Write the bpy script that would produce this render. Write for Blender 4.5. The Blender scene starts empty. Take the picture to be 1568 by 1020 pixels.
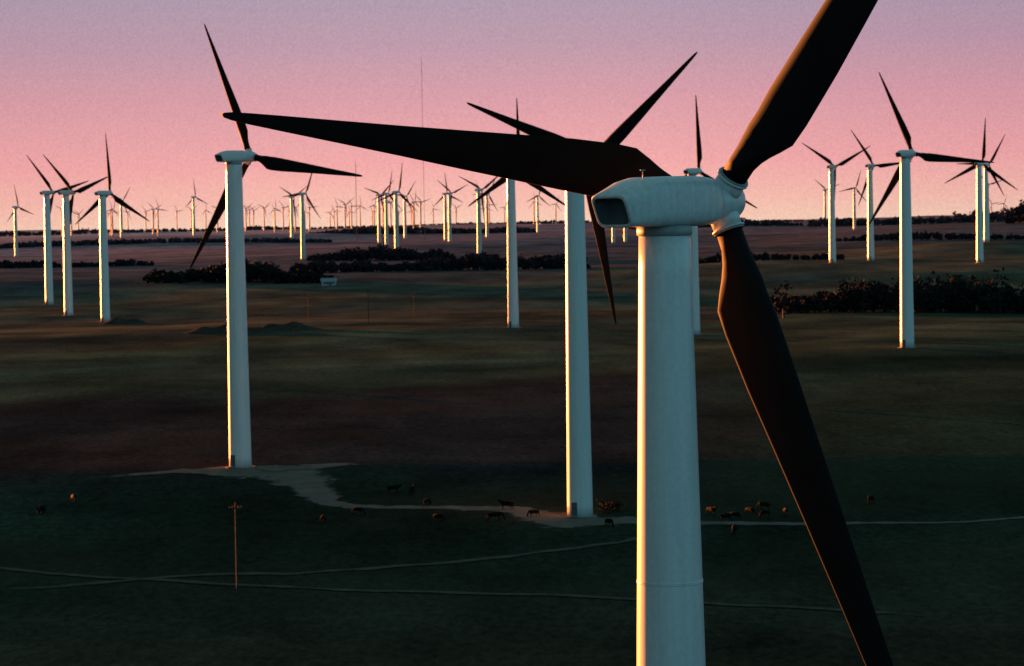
import bpy, math, random
import numpy as np
from mathutils import Matrix, Vector
random.seed(4); rng=np.random.default_rng(7)
scene=bpy.context.scene
ZC=50.0   # camera height above datum (metres)

# ------------------------------------------------------------------ helpers
def new_mat(name):
    m=bpy.data.materials.new(name); m.use_nodes=True
    nt=m.node_tree; b=nt.nodes['Principled BSDF']
    return m,nt,b
def N(nt,t,**kw):
    n=nt.nodes.new(t)
    for k,v in kw.items(): setattr(n,k,v)
    return n
def simple_mat(name,col,rough=0.6,var=0.15,scale=1.0,bump=0.0,spec=0.5,metal=0.0):
    m,nt,b=new_mat(name)
    tc=N(nt,'ShaderNodeTexCoord'); no=N(nt,'ShaderNodeTexNoise')
    no.inputs['Scale'].default_value=scale; no.inputs['Detail'].default_value=6
    nt.links.new(tc.outputs['Object'],no.inputs['Vector'])
    r=N(nt,'ShaderNodeValToRGB')
    r.color_ramp.elements[0].position=0.3; r.color_ramp.elements[1].position=0.7
    r.color_ramp.elements[0].color=[c*(1-var) for c in col]+[1]
    r.color_ramp.elements[1].color=[min(1,c*(1+var)) for c in col]+[1]
    nt.links.new(no.outputs['Fac'],r.inputs['Fac']); nt.links.new(r.outputs['Color'],b.inputs['Base Color'])
    b.inputs['Roughness'].default_value=rough
    b.inputs['Specular IOR Level'].default_value=spec
    b.inputs['Metallic'].default_value=metal
    if bump>0:
        bu=N(nt,'ShaderNodeBump'); bu.inputs['Strength'].default_value=bump
        nt.links.new(no.outputs['Fac'],bu.inputs['Height']); nt.links.new(bu.outputs['Normal'],b.inputs['Normal'])
    return m
def make_mesh(name,verts,faces,mats,smooth=False,midx=None):
    me=bpy.data.meshes.new(name); me.from_pydata([tuple(v) for v in verts],[],faces)
    for m in (mats if isinstance(mats,list) else [mats]): me.materials.append(m)
    if midx is not None: me.polygons.foreach_set('material_index',midx)
    if smooth: me.polygons.foreach_set('use_smooth',[True]*len(me.polygons))
    me.update(); return me
def add(name,data,parent=None,loc=(0,0,0)):
    o=bpy.data.objects.new(name,data); scene.collection.objects.link(o)
    o.location=loc
    if parent: o.parent=parent
    return o
class MB:
    def __init__(s): s.v=[]; s.f=[]; s.m=[]
    def loft(s,secs,mat=0,cap0=True,cap1=True):
        n=len(secs[0]); base=len(s.v)
        for sec in secs: s.v+=[tuple(p) for p in sec]
        for i in range(len(secs)-1):
            for j in range(n):
                a=base+i*n+j; b=base+i*n+(j+1)%n
                s.f.append((a,b,b+n,a+n)); s.m.append(mat)
        if cap0: s.f.append(tuple(base+j for j in range(n))[::-1]); s.m.append(mat)
        if cap1: s.f.append(tuple(base+(len(secs)-1)*n+j for j in range(n))); s.m.append(mat)
    def box(s,c,d,mat=0):
        x,y,z=c; a,b,h=d[0]/2,d[1]/2,d[2]/2
        s.loft([[(x-a,y-b,z-h),(x+a,y-b,z-h),(x+a,y+b,z-h),(x-a,y+b,z-h)],
                [(x-a,y-b,z+h),(x+a,y-b,z+h),(x+a,y+b,z+h),(x-a,y+b,z+h)]],mat)
    def cyl(s,p0,p1,r0,r1,n=12,mat=0):
        p0=Vector(p0);p1=Vector(p1); d=(p1-p0).normalized()
        u=d.orthogonal().normalized(); w=d.cross(u)
        s.loft([[p+u*math.cos(t)*r+w*math.sin(t)*r for t in [2*math.pi*k/n for k in range(n)]] for p,r in((p0,r0),(p1,r1))],mat)
    def mesh(s,name,mats,smooth=False): 
        me=make_mesh(name,s.v,s.f,mats,smooth,s.m); return me

# ------------------------------------------------------------------ turbines table: x, depth y, base below camera, phase
T=[ # x, y, below, phase, yaw
 (5.9,100,50.22,50.8,40),(-45.0,428,38.9,111,36),(9.3,373,41.9,37.5,37),(0.5,850,32.9,88,36),
 (104,687,34.0,113,38),(57,816,35.7,90,36),(241,1342,22.8,84,35),(315,1729,16.4,57,38),
 (171,1388,23.9,26,36),(194,1407,22.1,4,38),(420,3187,12.9,70,35),(446,3700,8.5,20,35),
 (-161,1035,36.5,91,36),(-184,1085,32.8,16,38),(-211,1193,32.8,12,36),(-501,2650,24.0,100,36),
 (-158.6,2000,25.6,65,36),(-243,2914,11,30,36),(-138,2757,17.4,40,35),(-122,2582,15.2,75,38),
 (-90.5,2082,20.8,78,36),(-126,3138,13.3,52,33),(-70,2833,16.3,95,36),(-62.6,2720,16,22,36),
 (-23,1943,24.8,33,37),(-26.6,3045,17,60,36),(38,3579,11,80,36),(104.7,2650,21,45,36),
 (119,2700,21,10,36),(-411,3400,7,95,36),(-520,3500,7,50,36),(640,3500,8,15,36)]
# ------------------------------------------------------------------ terrain
PY=[-800,0,100,265,300,330,373,428,520,687,850,1050,1200,1400,2000,2700,3200,5000,8000,12000,20000]
PH=[56,53,50.1,47,45.6,44,42,39.2,37,34.5,33.5,34,30,24.5,24,16.5,12.5,8,4,3,3]
def undul(x,y):
    a=np.clip((y-500)/2500,0,1)
    w=(np.sin(x/190+y/410+1.2)*0.9+np.sin(x/77-y/260)*0.45+np.sin(x/430+2.2+y/900)*1.3)*a*2.0
    far=np.clip((y-3800)/2500,0,1)
    w+=far*(np.sin(x/300+.6)*4.0+np.sin(x/120+2)*2.0+np.sin(x/780+y/2600)*6.5)
    w+=(np.sin(x/31+y/53)*0.2+np.sin(x/17-y/29+1)*0.1)*np.clip((y-250)/400,0,1)
    return w
tx=np.array([t[0] for t in T],float); ty=np.array([t[1] for t in T],float); tb=np.array([t[2] for t in T],float)
res=(ZC-tb)-((ZC-np.interp(ty,PY,PH))+undul(tx,ty))
sig=np.maximum(35,0.045*ty)
def terr(x,y):
    x=np.asarray(x,float); y=np.asarray(y,float)
    z=(ZC-np.interp(y,PY,PH))+undul(x,y)
    sw=np.zeros_like(z); sr=np.zeros_like(z)
    for a,b,r,s in zip(tx,ty,res,sig):
        w=np.exp(-((x-a)**2+(y-b)**2*0.5)/(2*s*s)); sw+=w; sr+=w*r
    return z+sr/np.maximum(sw+0.02,1.0)
def tz(x,y): return float(terr(np.array([x]),np.array([y]))[0])
ys=np.concatenate([np.linspace(-800,220,18),np.geomspace(226,16000,430)])
t=np.linspace(-1,1,321); xs=np.sinh(t*5.0)/np.sinh(5.0)*9000
X,Y=np.meshgrid(xs,ys); Z=terr(X.ravel(),Y.ravel())
V=np.stack([X.ravel(),Y.ravel(),Z],1); nx=len(xs); ny=len(ys)
ii,jj=np.meshgrid(np.arange(ny-1),np.arange(nx-1),indexing='ij'); a=(ii*nx+jj).ravel()
F=np.stack([a,a+1,a+1+nx,a+nx],1)

# ground material : crop fields, ploughed soil, stubble by world position; haze painted into far colours
gm,nt,b=new_mat('field_ground')
geo=N(nt,'ShaderNodeNewGeometry'); sep=N(nt,'ShaderNodeSeparateXYZ'); nt.links.new(geo.outputs['Position'],sep.inputs[0])
L=nt.links.new
def math_n(op,a=None,b2=None,c=None,clamp=False):
    n=N(nt,'ShaderNodeMath',operation=op); n.use_clamp=clamp
    for i,v in enumerate((a,b2,c)):
        if v is None: continue
        if isinstance(v,(int,float)): n.inputs[i].default_value=v
        else: L(v,n.inputs[i])
    return n.outputs[0]
def sstep(v,a,b_):
    n=N(nt,'ShaderNodeMapRange',interpolation_type='SMOOTHSTEP'); n.inputs[1].default_value=a; n.inputs[2].default_value=b_; L(v,n.inputs[0]); return n.outputs[0]
def noise(scale,detail=5,sx=1,sy=1,rough=.55,dist=0):
    mp=N(nt,'ShaderNodeMapping'); mp.inputs['Scale'].default_value=(sx,sy,1)
    L(geo.outputs['Position'],mp.inputs['Vector'])
    n=N(nt,'ShaderNodeTexNoise'); n.inputs['Scale'].default_value=scale; n.inputs['Detail'].default_value=detail
    n.inputs['Roughness'].default_value=rough; n.inputs['Distortion'].default_value=dist
    L(mp.outputs[0],n.inputs['Vector']); return n.outputs['Fac']
nb=noise(0.006,3,1,0.6); nb2=noise(0.03,4)
ylog=math_n('LOGARITHM',math_n('DIVIDE',math_n('MAXIMUM',sep.outputs[1],201.),200.),60.)
yw=math_n('ADD',ylog,math_n('MULTIPLY',math_n('SUBTRACT',nb,.5),0.14))
yw=math_n('ADD',yw,math_n('MULTIPLY',math_n('SUBTRACT',nb2,.5),0.016))
yw=math_n('ADD',yw,math_n('MULTIPLY',sep.outputs[0],-0.00018))
rp=N(nt,'ShaderNodeValToRGB'); cr=rp.color_ramp
def P(y): return math.log(max(y,201)/200)/math.log(60)
stops=[(201,(.040,.036,.025)),(300,(.040,.040,.027)),(335,(.025,.034,.023)),(395,(.028,.043,.029)),(425,(.032,.044,.032)),
 (448,(.028,.027,.029)),(560,(.031,.029,.033)),(590,(.058,.086,.060)),(640,(.040,.055,.041)),(700,(.068,.096,.066)),(735,(.046,.056,.043)),
 (800,(.058,.084,.058)),(870,(.058,.056,.042)),(930,(.044,.048,.041)),(1010,(.11,.098,.068)),(1180,(.072,.072,.060)),(1300,(.12,.110,.080)),
 (1500,(.070,.068,.074)),(1900,(.110,.096,.107)),(2300,(.110,.096,.118)),(3000,(.19,.150,.18)),(4500,(.25,.19,.235)),(8000,(.42,.30,.33)),(11900,(.56,.39,.41))]
while len(cr.elements)<len(stops): cr.elements.new(0.5)
for i,(y,c) in enumerate(stops): cr.elements[i].position=P(y)
for i,(y,c) in enumerate(stops): cr.elements[i].color=(*c,1)
L(yw,rp.inputs['Fac'])
# the ploughed field stops part-way across; pasture continues to the right of it
xe=math_n('ADD',sep.outputs[0],math_n('MULTIPLY',math_n('SUBTRACT',nb2,.5),60.))
past=math_n('MULTIPLY',sstep(xe,22.,60.),math_n('SUBTRACT',1.,sstep(sep.outputs[1],600.,760.)))
past=math_n('MULTIPLY',past,sstep(sep.outputs[1],400.,450.))
mp_=N(nt,'ShaderNodeMix',data_type='RGBA'); L(past,mp_.inputs[0]); L(rp.outputs[0],mp_.inputs[6]); mp_.inputs[7].default_value=(.030,.044,.031,1)
n1=noise(0.05,8,1,.45,.65); n2=noise(0.9,6,1,.5,.75); n3=noise(0.012,5,.5,1.2,.6,.6)
v=math_n('MULTIPLY',math_n('ADD',-.1,math_n('MULTIPLY',n1,2.2)),math_n('ADD',-.25,math_n('MULTIPLY',n2,2.5)))
v=math_n('MULTIPLY',v,math_n('ADD',.0,math_n('MULTIPLY',n3,2.0)))
v=math_n('MAXIMUM',v,.12)
mx=N(nt,'ShaderNodeMix',data_type='RGBA',blend_type='MULTIPLY'); mx.inputs[0].default_value=1
L(mp_.outputs[2],mx.inputs[6]); cc=N(nt,'ShaderNodeCombineColor'); [L(v,cc.inputs[i]) for i in range(3)]; L(cc.outputs[0],mx.inputs[7])
mx2=N(nt,'ShaderNodeMix',data_type='RGBA',blend_type='MIX'); L(mx.outputs[2],mx2.inputs[6]); mx2.inputs[7].default_value=(.044,.036,.026,1)
n4=noise(0.02,6,.35,1.,.6,.3); fac=math_n('MULTIPLY',math_n('MULTIPLY',math_n('SUBTRACT',n4,.5,clamp=True),6.,clamp=True),.5)
near=math_n('LESS_THAN',sep.outputs[1],1200.); L(math_n('MULTIPLY',fac,near),mx2.inputs[0])
L(mx2.outputs[2],b.inputs['Base Color']); b.inputs['Roughness'].default_value=.95; b.inputs['Specular IOR Level'].default_value=.0
bu=N(nt,'ShaderNodeBump'); bu.inputs['Strength'].default_value=.2; bu.inputs['Distance'].default_value=.3; L(n2,bu.inputs['Height']); L(bu.outputs[0],b.inputs['Normal'])
me=make_mesh('ground',V.tolist(),F.tolist(),gm,True); add('ground',me)

# ------------------------------------------------------------------ turbine materials
def paint(name,col,rough,streak=.06,spec=.5):
    m,nt_,b_=new_mat(name)
    tc=N(nt_,'ShaderNodeTexCoord'); mp=N(nt_,'ShaderNodeMapping'); mp.inputs['Scale'].default_value=(3,3,.15)
    nt_.links.new(tc.outputs['Object'],mp.inputs[0])
    no=N(nt_,'ShaderNodeTexNoise'); no.inputs['Scale'].default_value=1.3; no.inputs['Detail'].default_value=8; nt_.links.new(mp.outputs[0],no.inputs['Vector'])
    no2=N(nt_,'ShaderNodeTexNoise'); no2.inputs['Scale'].default_value=5; no2.inputs['Detail'].default_value=8; nt_.links.new(tc.outputs['Object'],no2.inputs['Vector'])
    ad=N(nt_,'ShaderNodeMath',operation='ADD'); nt_.links.new(no.outputs[0],ad.inputs[0]); nt_.links.new(no2.outputs[0],ad.inputs[1])
    mr=N(nt_,'ShaderNodeMapRange'); mr.inputs[1].default_value=.7; mr.inputs[2].default_value=1.3; nt_.links.new(ad.outputs[0],mr.inputs[0])
    mi=N(nt_,'ShaderNodeMix',data_type='RGBA'); nt_.links.new(mr.outputs[0],mi.inputs[0])
    mi.inputs[6].default_value=(*[c*(1-2*streak) for c in col],1); mi.inputs[7].default_value=(*col,1)
    nt_.links.new(mi.outputs[2],b_.inputs['Base Color']); b_.inputs['Roughness'].default_value=rough; b_.inputs['Specular IOR Level'].default_value=spec
    return m
white=paint('white_gloss_tower_paint',(.68,.69,.70),.3,.08,.6)
white2=paint('white_nacelle_fibreglass',(.64,.68,.69),.35,.12,.6)
white_mid=paint('mid_haze_tower_paint',(.56,.49,.49),.4,.06,.4)  # distance haze tinted into the white of the mid rows
white_far=paint('far_haze_tower_paint',(.42,.31,.31),.5,.06,.3)  # same white paint, stronger rosy haze in its colour
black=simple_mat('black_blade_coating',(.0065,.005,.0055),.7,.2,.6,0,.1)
black_mid=simple_mat('mid_haze_blade_coating',(.055,.032,.042),.8,.2,.6,0,.1)  # black blades lifted by haze put into the base colour
black_far=simple_mat('far_haze_blade_coating',(.38,.22,.26),.8,.2,.6,0,.1)  # farthest black blades, mostly haze colour painted in
dark=simple_mat('dark_recess',(.07,.08,.09),.8,.2,2)
grey=simple_mat('galvanised_steel',(.25,.27,.28),.5,.15,3)
concrete=simple_mat('concrete_pad',(.13,.12,.11),.9,.2,.7)
def tower_mesh(name,h,prof,rings,mt=None):
    m=MB(); n=96; 
    def ring(z,r): return [(r*math.cos(2*math.pi*k/n),r*math.sin(2*math.pi*k/n),z) for k in range(n)]
    zs=np.linspace(0,h,30); m.loft([ring(z,np.interp(h-z,*prof)) for z in zs],0)
    for d in rings:
        r=float(np.interp(d,*prof)); z=h-d
        m.loft([ring(z-.06,r+.002),ring(z-.05,r+.018),ring(z-.005,r+.018),ring(z+.0,r+.004),ring(z+.005,r+.018),ring(z+.05,r+.018),ring(z+.06,r+.002)],0,False,False)
    r=float(np.interp(0,*prof)); m.loft([ring(h-.35,r+.01),ring(h-.3,r+.08),ring(h-.03,r+.08),ring(h+.06,r-.05)],1,False,True)
    me=m.mesh(name,[mt or white,grey]); 
    me.polygons.foreach_set('use_smooth',[len(p.vertices)==4 for p in me.polygons]); return me
HT=51-0.95
tower_near=tower_mesh('tower_near',HT,([0,1,16,50],[.98,1.0,1.31,1.9]),[13.6,30])
tower_std=tower_mesh('tower_std',HT,([0,50],[1.32,1.85]),[13.6,30])
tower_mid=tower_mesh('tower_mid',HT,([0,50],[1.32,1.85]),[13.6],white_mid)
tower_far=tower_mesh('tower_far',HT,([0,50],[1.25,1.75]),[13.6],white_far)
def sup(w,z0,z1,y,n=48,e=4.5,k=0.0):
    out=[]
    for q in range(n):
        t=2*math.pi*q/n; c,s=math.cos(t),math.sin(t)
        z=(z0+z1)/2+(z1-z0)/2*math.copysign(abs(s)**(2/e),s)
        out.append((w/2*math.copysign(abs(c)**(2/e),c),y+k*(z1-z),z))
    return out
m=MB()
secs=[sup(1.62,-.92,.24,-3.85,e=6,k=.5),sup(1.70,-.94,.30,-3.8,e=6,k=.5),sup(1.85,-.95,.50,-3.2,e=5,k=.35),sup(2.05,-.95,.80,-2.3,e=4.6,k=.15),sup(2.15,-.95,.95,-1.5,e=4.3),
      sup(2.2,-.95,.98,-.2,e=4.2),sup(2.2,-.95,1.0,1.0,e=4),sup(2.14,-.93,.98,2.0,e=4),sup(2.05,-.9,.94,2.5,e=3.6),sup(1.85,-.85,.9,2.85,e=3),sup(1.6,-.8,.8,3.0,e=2.2)]
m.loft(secs,0,False,True)
m.loft([sup(1.62,-.92,.24,-3.85,e=6,k=.5),sup(1.46,-.84,.16,-3.86,e=6,k=.5),sup(1.44,-.83,.15,-3.8,e=6,k=.5)],0,False,False)
m.loft([sup(1.44,-.83,.15,-3.8,e=6,k=.5),sup(1.4,-.80,.12,-2.9,e=6,k=0)],1,False,True)
m.cyl((.4,-2.0,.7),(.4,-2.0,1.2),.02,.02,8,2); m.box((.4,-2.0,1.2),(.05,.3,.04),2)
nac=m.mesh('nacelle',[white2,dark,grey]); nac.polygons.foreach_set('use_smooth',[len(p.vertices)==4 for p in nac.polygons])
m=MB(); n=40
def ringy(y,r): return [(r*math.cos(2*math.pi*k/n),y,r*math.sin(2*math.pi*k/n)) for k in range(n)]
m.loft([ringy(-1.25,.62),ringy(-1.0,.62),ringy(-.98,.78),ringy(-.62,.86),ringy(.5,.86),ringy(.85,.7),ringy(1.1,.42),ringy(1.22,.12)],0)
for k in range(3):
    th=2*math.pi*k/3; e=Vector((math.cos(th),0,math.sin(th)))
    m.cyl(e*.45,e*1.12,.60,.58,32,0); m.cyl(e*1.12,e*1.2,.66,.66,32,0); m.cyl(e*1.2,e*1.27,.61,.61,32,1)
hub=m.mesh('hub',[white2,grey]); hub.polygons.foreach_set('use_smooth',[len(p.vertices)==4 for p in hub.polygons])
def blade_mesh(S,mt,W=1.0):
    m=MB(); rs=[1.25,1.9,2.4,2.9,3.4,4.0,5.0,7,9,12,15,18,21,23,24,24.4,24.6]
    chord=[1.04,1.08,1.2*W,1.5*W,1.85*W,2.15*W,2.25*W,2.14*W,1.92*W,1.6*W,1.27*W,.98*W,.70*W,.5*W,.38,.24,.08]
    thick=np.interp(rs,[1.25,2,3.2,4.5,7,12,20,24.6],[1.04,1.0,.8,.6,.42,.26,.12,.03])
    blend=np.interp(rs,[1.25,2,4.0],[0,0.05,1]); tw=np.interp(rs,[1.25,4,10,24],[-12,-10,-5,-2])
    for k in range(3):
        th=2*math.pi*k/3; er=Vector((math.cos(th),0,math.sin(th))); et=Vector((math.sin(th),0,-math.cos(th))); ey=Vector((0,1,0)); secs=[]
        for r,c,tk,bl,twi in zip(rs,chord,thick,blend,tw):
            bt=math.radians(twi); sec=[]
            off=float(np.interp(r,[1.25,2,3.0,4.0,7,12,24.6],[0,.02,.22,.50,.46,.33,.05]))
            for q in range(28):
                f=2*math.pi*q/28
                ct=off+c/2*math.cos(f); yt=tk/2*math.sin(f)*(1-.55*bl*math.cos(f))
                sec.append(er*(r if r<5 else 5+(r-5)*S)+et*(ct*math.cos(bt)-yt*math.sin(bt))+ey*(ct*math.sin(bt)+yt*math.cos(bt)))
            secs.append(sec)
        m.loft(secs,0)
    return m.mesh('blades',[mt],True)
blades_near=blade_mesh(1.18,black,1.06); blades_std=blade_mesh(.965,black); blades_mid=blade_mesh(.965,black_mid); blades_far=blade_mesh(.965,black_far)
m=MB(); m.cyl((0,0,-1.5),(0,0,.10),2.5,2.5,32,0); found=m.mesh('foundation',[concrete])
m=MB(); m.box((-.55,-1.80,1.2),(.8,.2,2.0),1); m.box((-.55,-2.15,.2),(1.0,.8,.22),0)
base=m.mesh('door',[concrete,dark])
def turbine(x,y,phase,yaw,near=False,detail=True):
    z=tz(x,y); e=add('wind_turbine',None,loc=(x,y,z)); e.rotation_euler=(0,0,-math.radians(yaw)); e.empty_display_size=3
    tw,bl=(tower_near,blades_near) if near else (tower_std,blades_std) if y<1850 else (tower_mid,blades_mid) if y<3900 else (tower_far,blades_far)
    add('tower',tw,e)
    o=add('nacelle',nac,e,(0,0,51))
    if near: o.scale=(1,.92,1)
    for nm,d in(('hub',hub),('blades',bl)):
        o=add(nm,d,e,(0,3.6 if near else 4.1,51)); o.rotation_mode='YXZ'; o.rotation_euler=(math.radians(3),-math.radians(phase),0)
    if detail:
        add('foundation',found,e)
        o=add('door',base,e); o.rotation_euler=(0,0,math.radians(yaw+random.uniform(-20,5)))
for i,(x,y,bl,ph,yw_) in enumerate(T): turbine(x,y,ph,yw_,i==0,y<1500)
for row_y,xa,xb,n_ in((5200,-1000,-640,7),(6800,-1180,-780,6),(5600,-640,-200,15),(7200,-820,0,20),(4600,-330,-120,4),(6500,1150,1300,2),(6200,-120,130,4)):
    for i in range(n_):
        x=xa+(xb-xa)*(i+random.uniform(.1,.9))/n_; turbine(x,row_y+random.uniform(-300,300),random.uniform(0,120),36,False,False)

# ------------------------------------------------------------------ tracks (thin sheets with ragged, grass-invaded edges)
def track_mat(name,col,cover):
    m,nt_,b_=new_mat(name); l=nt_.links.new
    g=N(nt_,'ShaderNodeNewGeometry'); no=N(nt_,'ShaderNodeTexNoise'); no.inputs['Scale'].default_value=.30; no.inputs['Detail'].default_value=8; no.inputs['Roughness'].default_value=.65; l(g.outputs['Position'],no.inputs['Vector'])
    mi=N(nt_,'ShaderNodeMix',data_type='RGBA'); l(no.outputs[0],mi.inputs[0]); mi.inputs[6].default_value=(*[c*.4 for c in col],1); mi.inputs[7].default_value=(*[c*1.6 for c in col],1); l(mi.outputs[2],b_.inputs['Base Color'])
    b_.inputs['Roughness'].default_value=.95; b_.inputs['Specular IOR Level'].default_value=0
    at=N(nt_,'ShaderNodeAttribute',attribute_name='edge')
    s=N(nt_,'ShaderNodeMath',operation='SUBTRACT'); s.inputs[0].default_value=1.0; l(at.outputs['Fac'],s.inputs[1])
    a0=N(nt_,'ShaderNodeMath',operation='MULTIPLY'); l(no.outputs[0],a0.inputs[0]); a0.inputs[1].default_value=2.2
    a1=N(nt_,'ShaderNodeMath',operation='MULTIPLY_ADD'); l(s.outputs[0],a1.inputs[0]); a1.inputs[1].default_value=1.4; l(a0.outputs[0],a1.inputs[2])
    a2=N(nt_,'ShaderNodeMapRange',interpolation_type='SMOOTHSTEP'); a2.inputs[1].default_value=1.2+(1-cover)*1.0; a2.inputs[2].default_value=1.9+(1-cover)*1.2; l(a1.outputs[0],a2.inputs[0])
    l(a2.outputs[0],b_.inputs['Alpha']); return m
gravel=track_mat('gravel',(.145,.130,.110),1.0)
worn=track_mat('worn_track',(.088,.086,.066),.55)
def track(name,pts,wid,mat,lift):
    P_=np.array(pts,float); seg=[]
    for i in range(len(P_)-1):
        p0=P_[max(i-1,0)];p1=P_[i];p2=P_[i+1];p3=P_[min(i+2,len(P_)-1)]
        for u in np.linspace(0,1,14,endpoint=False):
            seg.append(.5*((2*p1)+(-p0+p2)*u+(2*p0-5*p1+4*p2-p3)*u*u+(-p0+3*p1-3*p2+p3)*u**3))
    seg.append(P_[-1]); seg=np.array(seg); vs=[];fs=[];ed=[]
    for i,p in enumerate(seg):
        d=seg[min(i+1,len(seg)-1)][:2]-seg[max(i-1,0)][:2]; d/=np.linalg.norm(d)+1e-9; nn=np.array([-d[1],d[0]])
        w=(p[2] if len(p)>2 else wid)*1.5*(1+.08*math.sin(i*.37)+.05*math.sin(i*.9+1))
        end=max(0,1-min(i,len(seg)-1-i)/8); wob=.8*math.sin(i*.23+lift*40)+.4*math.sin(i*.61)
        for s in(-1,-.6,-.25,.25,.6,1):
            q=p[:2]+nn*(s*w/2+wob*.6); vs.append((q[0],q[1],tz(q[0],q[1])+lift)); ed.append(max(end,abs(s) if abs(s)>.3 else 0.))
    for i in range(len(seg)-1):
        for j in range(5): a_=i*6+j; fs.append((a_,a_+1,a_+7,a_+6))
    me=make_mesh(name,vs,fs,mat); at=me.attributes.new('edge','FLOAT','POINT'); at.data.foreach_set('value',ed); add(name,me)
track('gravel_road',[(-66,421,2),(-54,424,4),(-45,423,10),(-38,420,11),(-33,411,7.5),(-30.5,398,5.5),(-27,389,4),(-20,384,3),(-13.4,384,3),(-.85,379,5),(7.5,368.5,8),(17,368,5),(28,365,3),(60,362,1.5),(80,370,1)],5,gravel,.10)
track('gravel_road',[(-42,424,7),(-36,426,6),(-25,430,3)],5,gravel,.16)
track('dirt_track',[(-70,322),(-40.6,331),(-28.3,332),(-15.9,334.5),(-3.4,340),(7.8,346),(15.9,353),(22,360),(27,364)],2.4,worn,.12)
track('dirt_track',[(-95,352),(-66,338),(-53,332),(-31.6,323),(-7.2,317),(13,311),(31,305),(50,296)],2.0,worn,.13)

# ------------------------------------------------------------------ vegetation
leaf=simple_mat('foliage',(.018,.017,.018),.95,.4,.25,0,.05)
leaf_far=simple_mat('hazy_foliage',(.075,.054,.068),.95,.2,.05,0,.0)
leaf_mid=simple_mat('mid_haze_foliage',(.030,.026,.034),.95,.3,.1,0,.0)  # haze mixed into the leaf colour, weaker than in the far foliage
bark=simple_mat('bark',(.03,.024,.022),.95,.3,2)
def trees(name,pts,leafsize=.8,per=170,mat=leaf):
    Vs=[];Fs=[];M=[]; tr=MB()
    for x,y,h,r in pts:
        z=tz(x,y)
        tr.cyl((x,y,z-.5),(x+random.uniform(-.3,.3),y,z+h*.55),.03*h,.014*h,6)
        for q in range(4):
            a_=random.uniform(0,6.28); tr.cyl((x,y,z+h*random.uniform(.25,.45)),(x+math.cos(a_)*r*.6,y+math.sin(a_)*r*.6,z+h*random.uniform(.55,.8)),.012*h,.005*h,5)
        nl=7; lob=[(random.uniform(-.55,.55)*r,random.uniform(-.55,.55)*r,h*random.uniform(.2,.8),r*random.uniform(.35,.65)) for _ in range(nl)]
        for _ in range(per):
            lx,ly,lz,lr=random.choice(lob); d=rng.normal(size=3); d/=np.linalg.norm(d); rr=lr*random.uniform(.35,1.05)
            c=np.array([x+lx,y+ly,z+lz])+d*rr*np.array([1,1,.95])
            if c[2]<z+.2: c[2]=z+random.uniform(.2,h*.2)
            u=rng.normal(size=3); u/=np.linalg.norm(u); w=np.cross(u,rng.normal(size=3)); w/=np.linalg.norm(w)
            s=leafsize*random.uniform(.5,1.3); b0=len(Vs)
            Vs+= [tuple(c-u*s*.5-w*s*.3),tuple(c+u*s*.5-w*s*.4),tuple(c+u*s*.4+w*s*.5),tuple(c-u*s*.3+w*s*.4)]
            Fs.append((b0,b0+1,b0+2,b0+3))
    nb_=len(Vs); Vs+=tr.v; Fs+=[tuple(i+nb_ for i in f) for f in tr.f]; midx=[0]*(len(Fs)-len(tr.f))+[1]*len(tr.f)
    add(name,make_mesh(name,Vs,Fs,[mat,bark],False,midx))
def belt(x0,y0,x1,y1,n_,h,depth,hv=.3):
    out=[]
    for i in range(n_):
        u=(i+random.random())/n_; hh=h*random.uniform(1-hv,1+hv)*(.8+.25*math.sin(u*9+h)+.1*math.sin(u*31))
        taper=min(1,.45+min(u,1-u)*5); hh=max(hh,h*.5)*taper; out.append((x0+(x1-x0)*u+random.uniform(-2,2),y0+(y1-y0)*u+random.uniform(-depth,depth),hh,hh*random.uniform(.45,.65)))
    return out
trees('tree_line',belt(90,985,235,930,120,10.5,16)+belt(150,960,235,900,50,12.5,10),1.2,190)
trees('tree_line',belt(-192,1370,-92,1330,105,9.5,20,.2),1.4,160)
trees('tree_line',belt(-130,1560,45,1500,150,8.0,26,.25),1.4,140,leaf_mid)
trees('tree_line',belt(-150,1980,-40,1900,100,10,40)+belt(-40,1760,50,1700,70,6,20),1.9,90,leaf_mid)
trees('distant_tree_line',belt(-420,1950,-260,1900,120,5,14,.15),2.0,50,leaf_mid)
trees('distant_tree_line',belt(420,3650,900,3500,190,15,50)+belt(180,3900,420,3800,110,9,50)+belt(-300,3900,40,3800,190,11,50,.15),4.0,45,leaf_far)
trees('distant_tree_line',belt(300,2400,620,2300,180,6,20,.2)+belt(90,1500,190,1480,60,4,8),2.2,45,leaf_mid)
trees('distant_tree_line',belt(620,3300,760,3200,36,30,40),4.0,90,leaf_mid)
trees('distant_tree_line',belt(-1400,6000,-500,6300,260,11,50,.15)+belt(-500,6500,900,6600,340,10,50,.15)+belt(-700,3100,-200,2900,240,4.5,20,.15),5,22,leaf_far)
for (x,y,h,r) in((13.2,376,2.2,1.6),(14.6,377,1.5,1.2),(-70,385,1.2,1.0),(-62,600,2,2),(55,520,1.8,2)):
    trees('shrub',[(x,y,h,r)],.28,170)
trees('tree',[(95,912,14,4)],.9,260)

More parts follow.
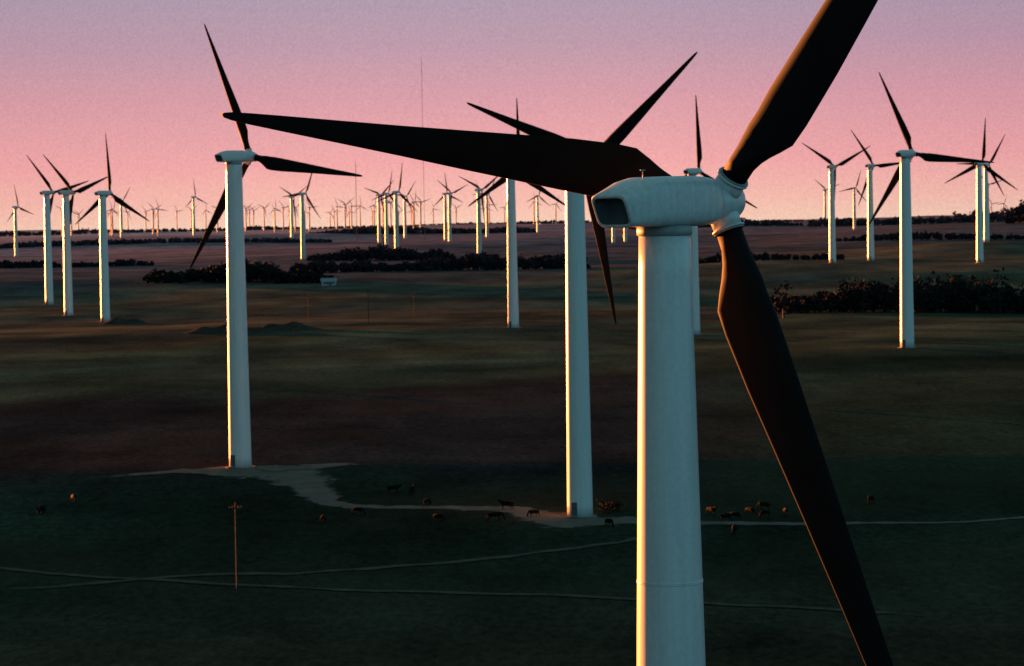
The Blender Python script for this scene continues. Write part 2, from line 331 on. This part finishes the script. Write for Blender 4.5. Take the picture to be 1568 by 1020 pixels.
# ------------------------------------------------------------------ cattle
hide=simple_mat('dark_cattle_hide',(.005,.0045,.0045),.9,.3,2,0,.05)
def cow_mesh(name,graze,mat,step):
    # +X is forward ; one vertex per joint
    head=[(1.05,0,1.28,.20,.24),(1.35,0,.95 if graze else 1.42,.14,.17),(1.52,0,.5 if graze else 1.5,.12,.14),(1.62,0,.22 if graze else 1.36,.075,.085)] 
    v=[(-.85,0,1.15,.30,.30),(-.35,0,1.08,.34,.38),(.2,0,1.05,.35,.40),(.75,0,1.12,.28,.36)]; e=[(0,1),(1,2),(2,3)]
    p=3
    for hx in head: v.append(hx); e.append((p,len(v)-1)); p=len(v)-1
    hd=p-1
    for s in(-1,1):
        st=step*s
        ch=[(.72+st*.05,.2*s,.85,.13,.14),(.74+st*.15,.21*s,.52,.075,.075),(.72+st*.2,.21*s,.14,.05,.05),(.77+st*.2,.21*s,.04,.06,.05)]
        p=3
        for c in ch: v.append(c); e.append((p,len(v)-1)); p=len(v)-1
        ch=[(-.78-st*.05,.2*s,.85,.16,.17),(-.70-st*.1,.22*s,.66,.10,.10),(-.95-st*.15,.22*s,.46,.065,.065),(-.90-st*.2,.22*s,.14,.05,.05),(-.85-st*.2,.22*s,.04,.06,.05)]
        p=0
        for c in ch: v.append(c); e.append((p,len(v)-1)); p=len(v)-1
        hx=v[hd]; v.append((hx[0]-.10,.20*s,hx[2]+.12,.035,.02)); e.append((hd,len(v)-1))
    v.append((-1.18,0,1.2,.04,.04)); e.append((0,len(v)-1)); v.append((-1.25,0,.6,.03,.03)); e.append((len(v)-2,len(v)-1))
    me=bpy.data.meshes.new(name); me.from_pydata([q[:3] for q in v],e,[]); o=bpy.data.objects.new(name,me); scene.collection.objects.link(o)
    md=o.modifiers.new('s','SKIN'); sk=me.skin_vertices[0].data
    for i,q in enumerate(v): sk[i].radius=(q[3],q[4]); sk[i].use_root=(i==0)
    o.modifiers.new('u','SUBSURF').levels=2
    dg=bpy.context.evaluated_depsgraph_get(); dg.update(); out=bpy.data.meshes.new_from_object(o.evaluated_get(dg)); bpy.data.objects.remove(o)
    out.materials.clear(); out.materials.append(mat); out.polygons.foreach_set('use_smooth',[True]*len(out.polygons)); return out
cows=[cow_mesh('cow_a',True,hide,1),cow_mesh('cow_b',False,hide,-.6),cow_mesh('cow_c',True,hide,-1)]
for i,(x,y) in enumerate(((-27.5,372),(-22.9,378),(-18.6,398),(-15.6,396),(-13,384.5),(-11,371),(-3,370),(-1.2,380),(2.7,373),(13,363),(-67,395),(28,372),(29.6,366),(31,368),(33.5,372),(35.5,369),(38.5,371),(30,356),(36,376),(52,380))):
    o=add('cow',cows[(i*2+i//3)%3],None,(x,y,tz(x,y))); o.rotation_euler=(0,0,random.uniform(0,6.28)); s=random.uniform(.75,.95); o.scale=(s,s,s)

# ------------------------------------------------------------------ mounds, poles, masts, farm
dirt=simple_mat('bare_dirt',(.05,.042,.036),.95,.3,.4,.3,0)
def mound(x,y,rx,ry,h):
    vs=[];fs=[];n1_=12;n2_=36
    for i in range(n1_+1):
        q=i/n1_
        for j in range(n2_):
            a_=2*math.pi*j/n2_; px=x+math.cos(a_)*rx*q; py=y+math.sin(a_)*ry*q
            zz=h*(1-q*q)**1.2*(1+.3*math.sin(px*.6)+.2*math.sin(py*.9+px*.23)); vs.append((px,py,tz(px,py)+zz-(.4 if i==n1_ else 0)))
    for i in range(n1_):
        for j in range(n2_): fs.append((i*n2_+j,i*n2_+(j+1)%n2_,(i+1)*n2_+(j+1)%n2_,(i+1)*n2_+j))
    add('dirt_mound',make_mesh('dirt_mound',vs,fs,dirt,True))
mound(-92,850,16,9,2.2); mound(-74,860,12,8,2.2); mound(-150,1010,10,8,2.0)
wood=simple_mat('weathered_wood',(.020,.016,.015),.9,.3,3)
def pole(x,y,h):
    m=MB(); m.cyl((0,0,-.5),(0,0,h),.12,.08,10); m.box((0,0,h-.7),(1.6,.1,.12)); 
    for q in(-.75,-.35,.35,.75): m.cyl((q,0,h-.63),(q,0,h-.4),.05,.04,6)
    m.cyl((-.6,-.08,h-.7),(0,-.1,h-1.4),.03,.03,5); m.cyl((.6,-.08,h-.7),(0,-.1,h-1.4),.03,.03,5)
    o=add('utility_pole',m.mesh('utility_pole',[wood]),None,(x,y,tz(x,y)))
pole(-34.6,322,10.8)
for x,y,h in((-35.5,950,10),(-51,930,12),(-74,950,10),(20,960,9)): pole(x,y,h)
steel=simple_mat('painted_steel',(.3,.1,.12),.6,.1,1)
def mast(x,y,h,w):
    m=MB(); c=[(w*math.cos(a_),w*math.sin(a_)) for a_ in(0.5,2.6,4.7)]; ns=int(h/6)
    for px,py in c: m.cyl((px,py,0),(px,py,h),w*.22,w*.22,5)
    for i in range(ns):
        for j in range(3):
            p=c[j];q=c[(j+1)%3]; m.cyl((*p,i*h/ns),(*q,(i+1)*h/ns),w*.13,w*.13,4)
    m.cyl((0,0,h),(0,0,h+5),.1,.05,5)
    for a_ in(0.5,2.6,4.7):
        for f in(.5,.95): m.cyl((0,0,h*f),(math.cos(a_)*h*.5,math.sin(a_)*h*.5,-2),.04,.04,4)
    add('lattice_mast',m.mesh('lattice_mast',[steel]),None,(x,y,tz(x,y)))
mast(-98,3000,205,.26); mast(-170,2900,88,.35); mast(150,3000,92,.3); mast(-37,3000,62,.3)
wall=simple_mat('white_siding',(.35,.37,.4),.7,.08,1); roof=simple_mat('metal_roof',(.20,.26,.30),.5,.1,1); glass=simple_mat('window_glass',(.03,.04,.05),.15,.1,1); brown=simple_mat('barn_boards',(.14,.05,.04),.8,.2,1)
def house(name,x,y,w,d,h,rh,wm,rot=0):
    e=add(name,None,loc=(x,y,tz(x,y))); e.rotation_euler=(0,0,rot)
    m=MB(); m.box((0,0,h/2-.3),(w,d,h+.6)); 
    b0=len(m.v); m.v+=[(-w/2,-d/2,h),(-w/2,d/2,h),(-w/2,0,h+rh),(w/2,-d/2,h),(w/2,d/2,h),(w/2,0,h+rh)]; m.f+=[(b0,b0+1,b0+2),(b0+3,b0+5,b0+4)]; m.m+=[0,0]
    add('walls',m.mesh('walls',[wm]),e)
    m=MB()
    for s in(-1,1):
        o=.5; z0=h-rh*o/(d/2)
        m.loft([[(-w/2-o,s*(d/2+o),z0+.02),(w/2+o,s*(d/2+o),z0+.02),(w/2+o,s*(d/2+o),z0+.2),(-w/2-o,s*(d/2+o),z0+.2)],[(-w/2-o,s*.01,h+rh+.02),(w/2+o,s*.01,h+rh+.02),(w/2+o,s*.01,h+rh+.2),(-w/2-o,s*.01,h+rh+.2)]])
    add('roof',m.mesh('roof',[roof]),e)
    m=MB()
    for q in np.linspace(-w/2+1.5,w/2-1.5,4): m.box((q,-d/2-.03,h*.6),(1,.1,1.3))
    add('windows',m.mesh('windows',[glass]),e)
    m=MB(); m.box((.6,-d/2-.04,1),(1.1,.1,2.1)); add('door',m.mesh('door',[brown]),e)
house('farmhouse',-90,1290,7,5,2.0,1.4,wall,.1)

# ------------------------------------------------------------------ world
w=bpy.data.worlds.new("World"); scene.world=w; w.use_nodes=True; nt=w.node_tree; L=nt.links.new
bg=nt.nodes['Background']; tc=N(nt,'ShaderNodeTexCoord'); sp=N(nt,'ShaderNodeSeparateXYZ'); L(tc.outputs['Generated'],sp.inputs[0])
SE=math.radians(2.0); SAZ=math.radians(-40.5)   # sun azimuth measured from +Y toward +X
sky=N(nt,'ShaderNodeTexSky'); sky.sky_type='NISHITA'; sky.sun_disc=False; sky.sun_elevation=SE; sky.sun_rotation=SAZ
sky.dust_density=3; sky.ozone_density=4
def ramp(inp,a,b_,stops):
    mr=N(nt,'ShaderNodeMapRange'); mr.inputs[1].default_value=a; mr.inputs[2].default_value=b_; L(inp,mr.inputs[0])
    r=N(nt,'ShaderNodeValToRGB'); cr=r.color_ramp
    while len(cr.elements)<len(stops): cr.elements.new(.5)
    for i,(p,c) in enumerate(stops): cr.elements[i].position=p
    for i,(p,c) in enumerate(stops): cr.elements[i].color=(*c,1)
    L(mr.outputs[0],r.inputs[0]); return r.outputs[0]
front=ramp(sp.outputs[2],-.001,.25,[(0,(1.0,.68,.50)),(.04,(1.0,.55,.45)),(.1,(.95,.43,.42)),(.2,(.74,.37,.42)),(.28,(.55,.35,.43)),(.36,(.45,.35,.45)),(.6,(.22,.27,.42)),(1,(.14,.22,.34))])
back=ramp(sp.outputs[2],-.02,1,[(0,(.18,.38,.44)),(.1,(.20,.63,.74)),(.35,(.16,.52,.62)),(.65,(.11,.25,.27)),(1,(.10,.165,.155))])
mr=N(nt,'ShaderNodeMapRange',interpolation_type='SMOOTHSTEP'); mr.inputs[1].default_value=0.0; mr.inputs[2].default_value=.85; L(sp.outputs[1],mr.inputs[0])
hi=N(nt,'ShaderNodeMapRange',interpolation_type='SMOOTHSTEP'); hi.inputs[1].default_value=.15; hi.inputs[2].default_value=.6; hi.inputs[3].default_value=1; hi.inputs[4].default_value=0; L(sp.outputs[2],hi.inputs[0])
mu=N(nt,'ShaderNodeMath',operation='MULTIPLY'); L(mr.outputs[0],mu.inputs[0]); L(hi.outputs[0],mu.inputs[1])
fl=ramp(sp.outputs[0],-1,1,[(0,(.60,.33,.30)),(.35,(.88,.76,.75)),(.6,(1,1,1)),(1,(1,1,1))])
mf=N(nt,'ShaderNodeMix',data_type='RGBA',blend_type='MULTIPLY'); mf.inputs[0].default_value=1; L(back,mf.inputs[6]); L(fl,mf.inputs[7])
mixs=N(nt,'ShaderNodeMix',data_type='RGBA'); L(mu.outputs[0],mixs.inputs[0]); L(mf.outputs[2],mixs.inputs[6]); L(front,mixs.inputs[7])
az=ramp(sp.outputs[0],-.22,.22,[(0,(.94,.91,.92)),(.35,(1,1,1)),(.6,(1,1,1)),(1,(.88,.86,.91))])
m1=N(nt,'ShaderNodeMix',data_type='RGBA',blend_type='MULTIPLY'); m1.inputs[0].default_value=1; L(mixs.outputs[2],m1.inputs[6]); L(az,m1.inputs[7])
no=N(nt,'ShaderNodeTexNoise'); no.inputs['Scale'].default_value=1300; no.inputs['Detail'].default_value=3; L(tc.outputs['Generated'],no.inputs['Vector'])
mo=ramp(no.outputs['Fac'],.3,.7,[(0,(.86,.85,.88)),(1,(1.02,1.02,1.02))])
m2=N(nt,'ShaderNodeMix',data_type='RGBA',blend_type='MULTIPLY'); m2.inputs[0].default_value=1; L(m1.outputs[2],m2.inputs[6]); L(mo,m2.inputs[7])
ns=N(nt,'ShaderNodeMix',data_type='RGBA',blend_type='ADD'); ns.inputs[0].default_value=.006; L(m2.outputs[2],ns.inputs[6]); L(sky.outputs[0],ns.inputs[7])
L(ns.outputs[2],bg.inputs['Color']); bg.inputs['Strength'].default_value=1.0

sun=bpy.data.lights.new('sun','SUN'); sun.energy=28.0; sun.angle=math.radians(.6); sun.color=(1,.27,.055)
so=add('sun',sun,loc=(-300,300,200))
d=Vector((math.sin(SAZ)*math.cos(SE),math.cos(SAZ)*math.cos(SE),math.sin(SE)))
so.rotation_euler=d.to_track_quat('Z','Y').to_euler()

# ------------------------------------------------------------------ camera
cam=bpy.data.cameras.new('camera'); co=add('camera',cam); cam.sensor_width=36; cam.lens=4000/1568*36; cam.clip_end=60000; cam.clip_start=1
M_=Matrix.Translation((0,0,ZC))@Matrix.Rotation(math.radians(90-2.36),4,'X')@Matrix.Rotation(math.radians(-1.03),4,'Z')
co.matrix_world=M_; cam.dof.use_dof=True; cam.dof.focus_distance=104; cam.dof.aperture_fstop=1.6
scene.camera=co
scene.view_settings.view_transform='Standard'; scene.view_settings.look='None'; scene.view_settings.exposure=0
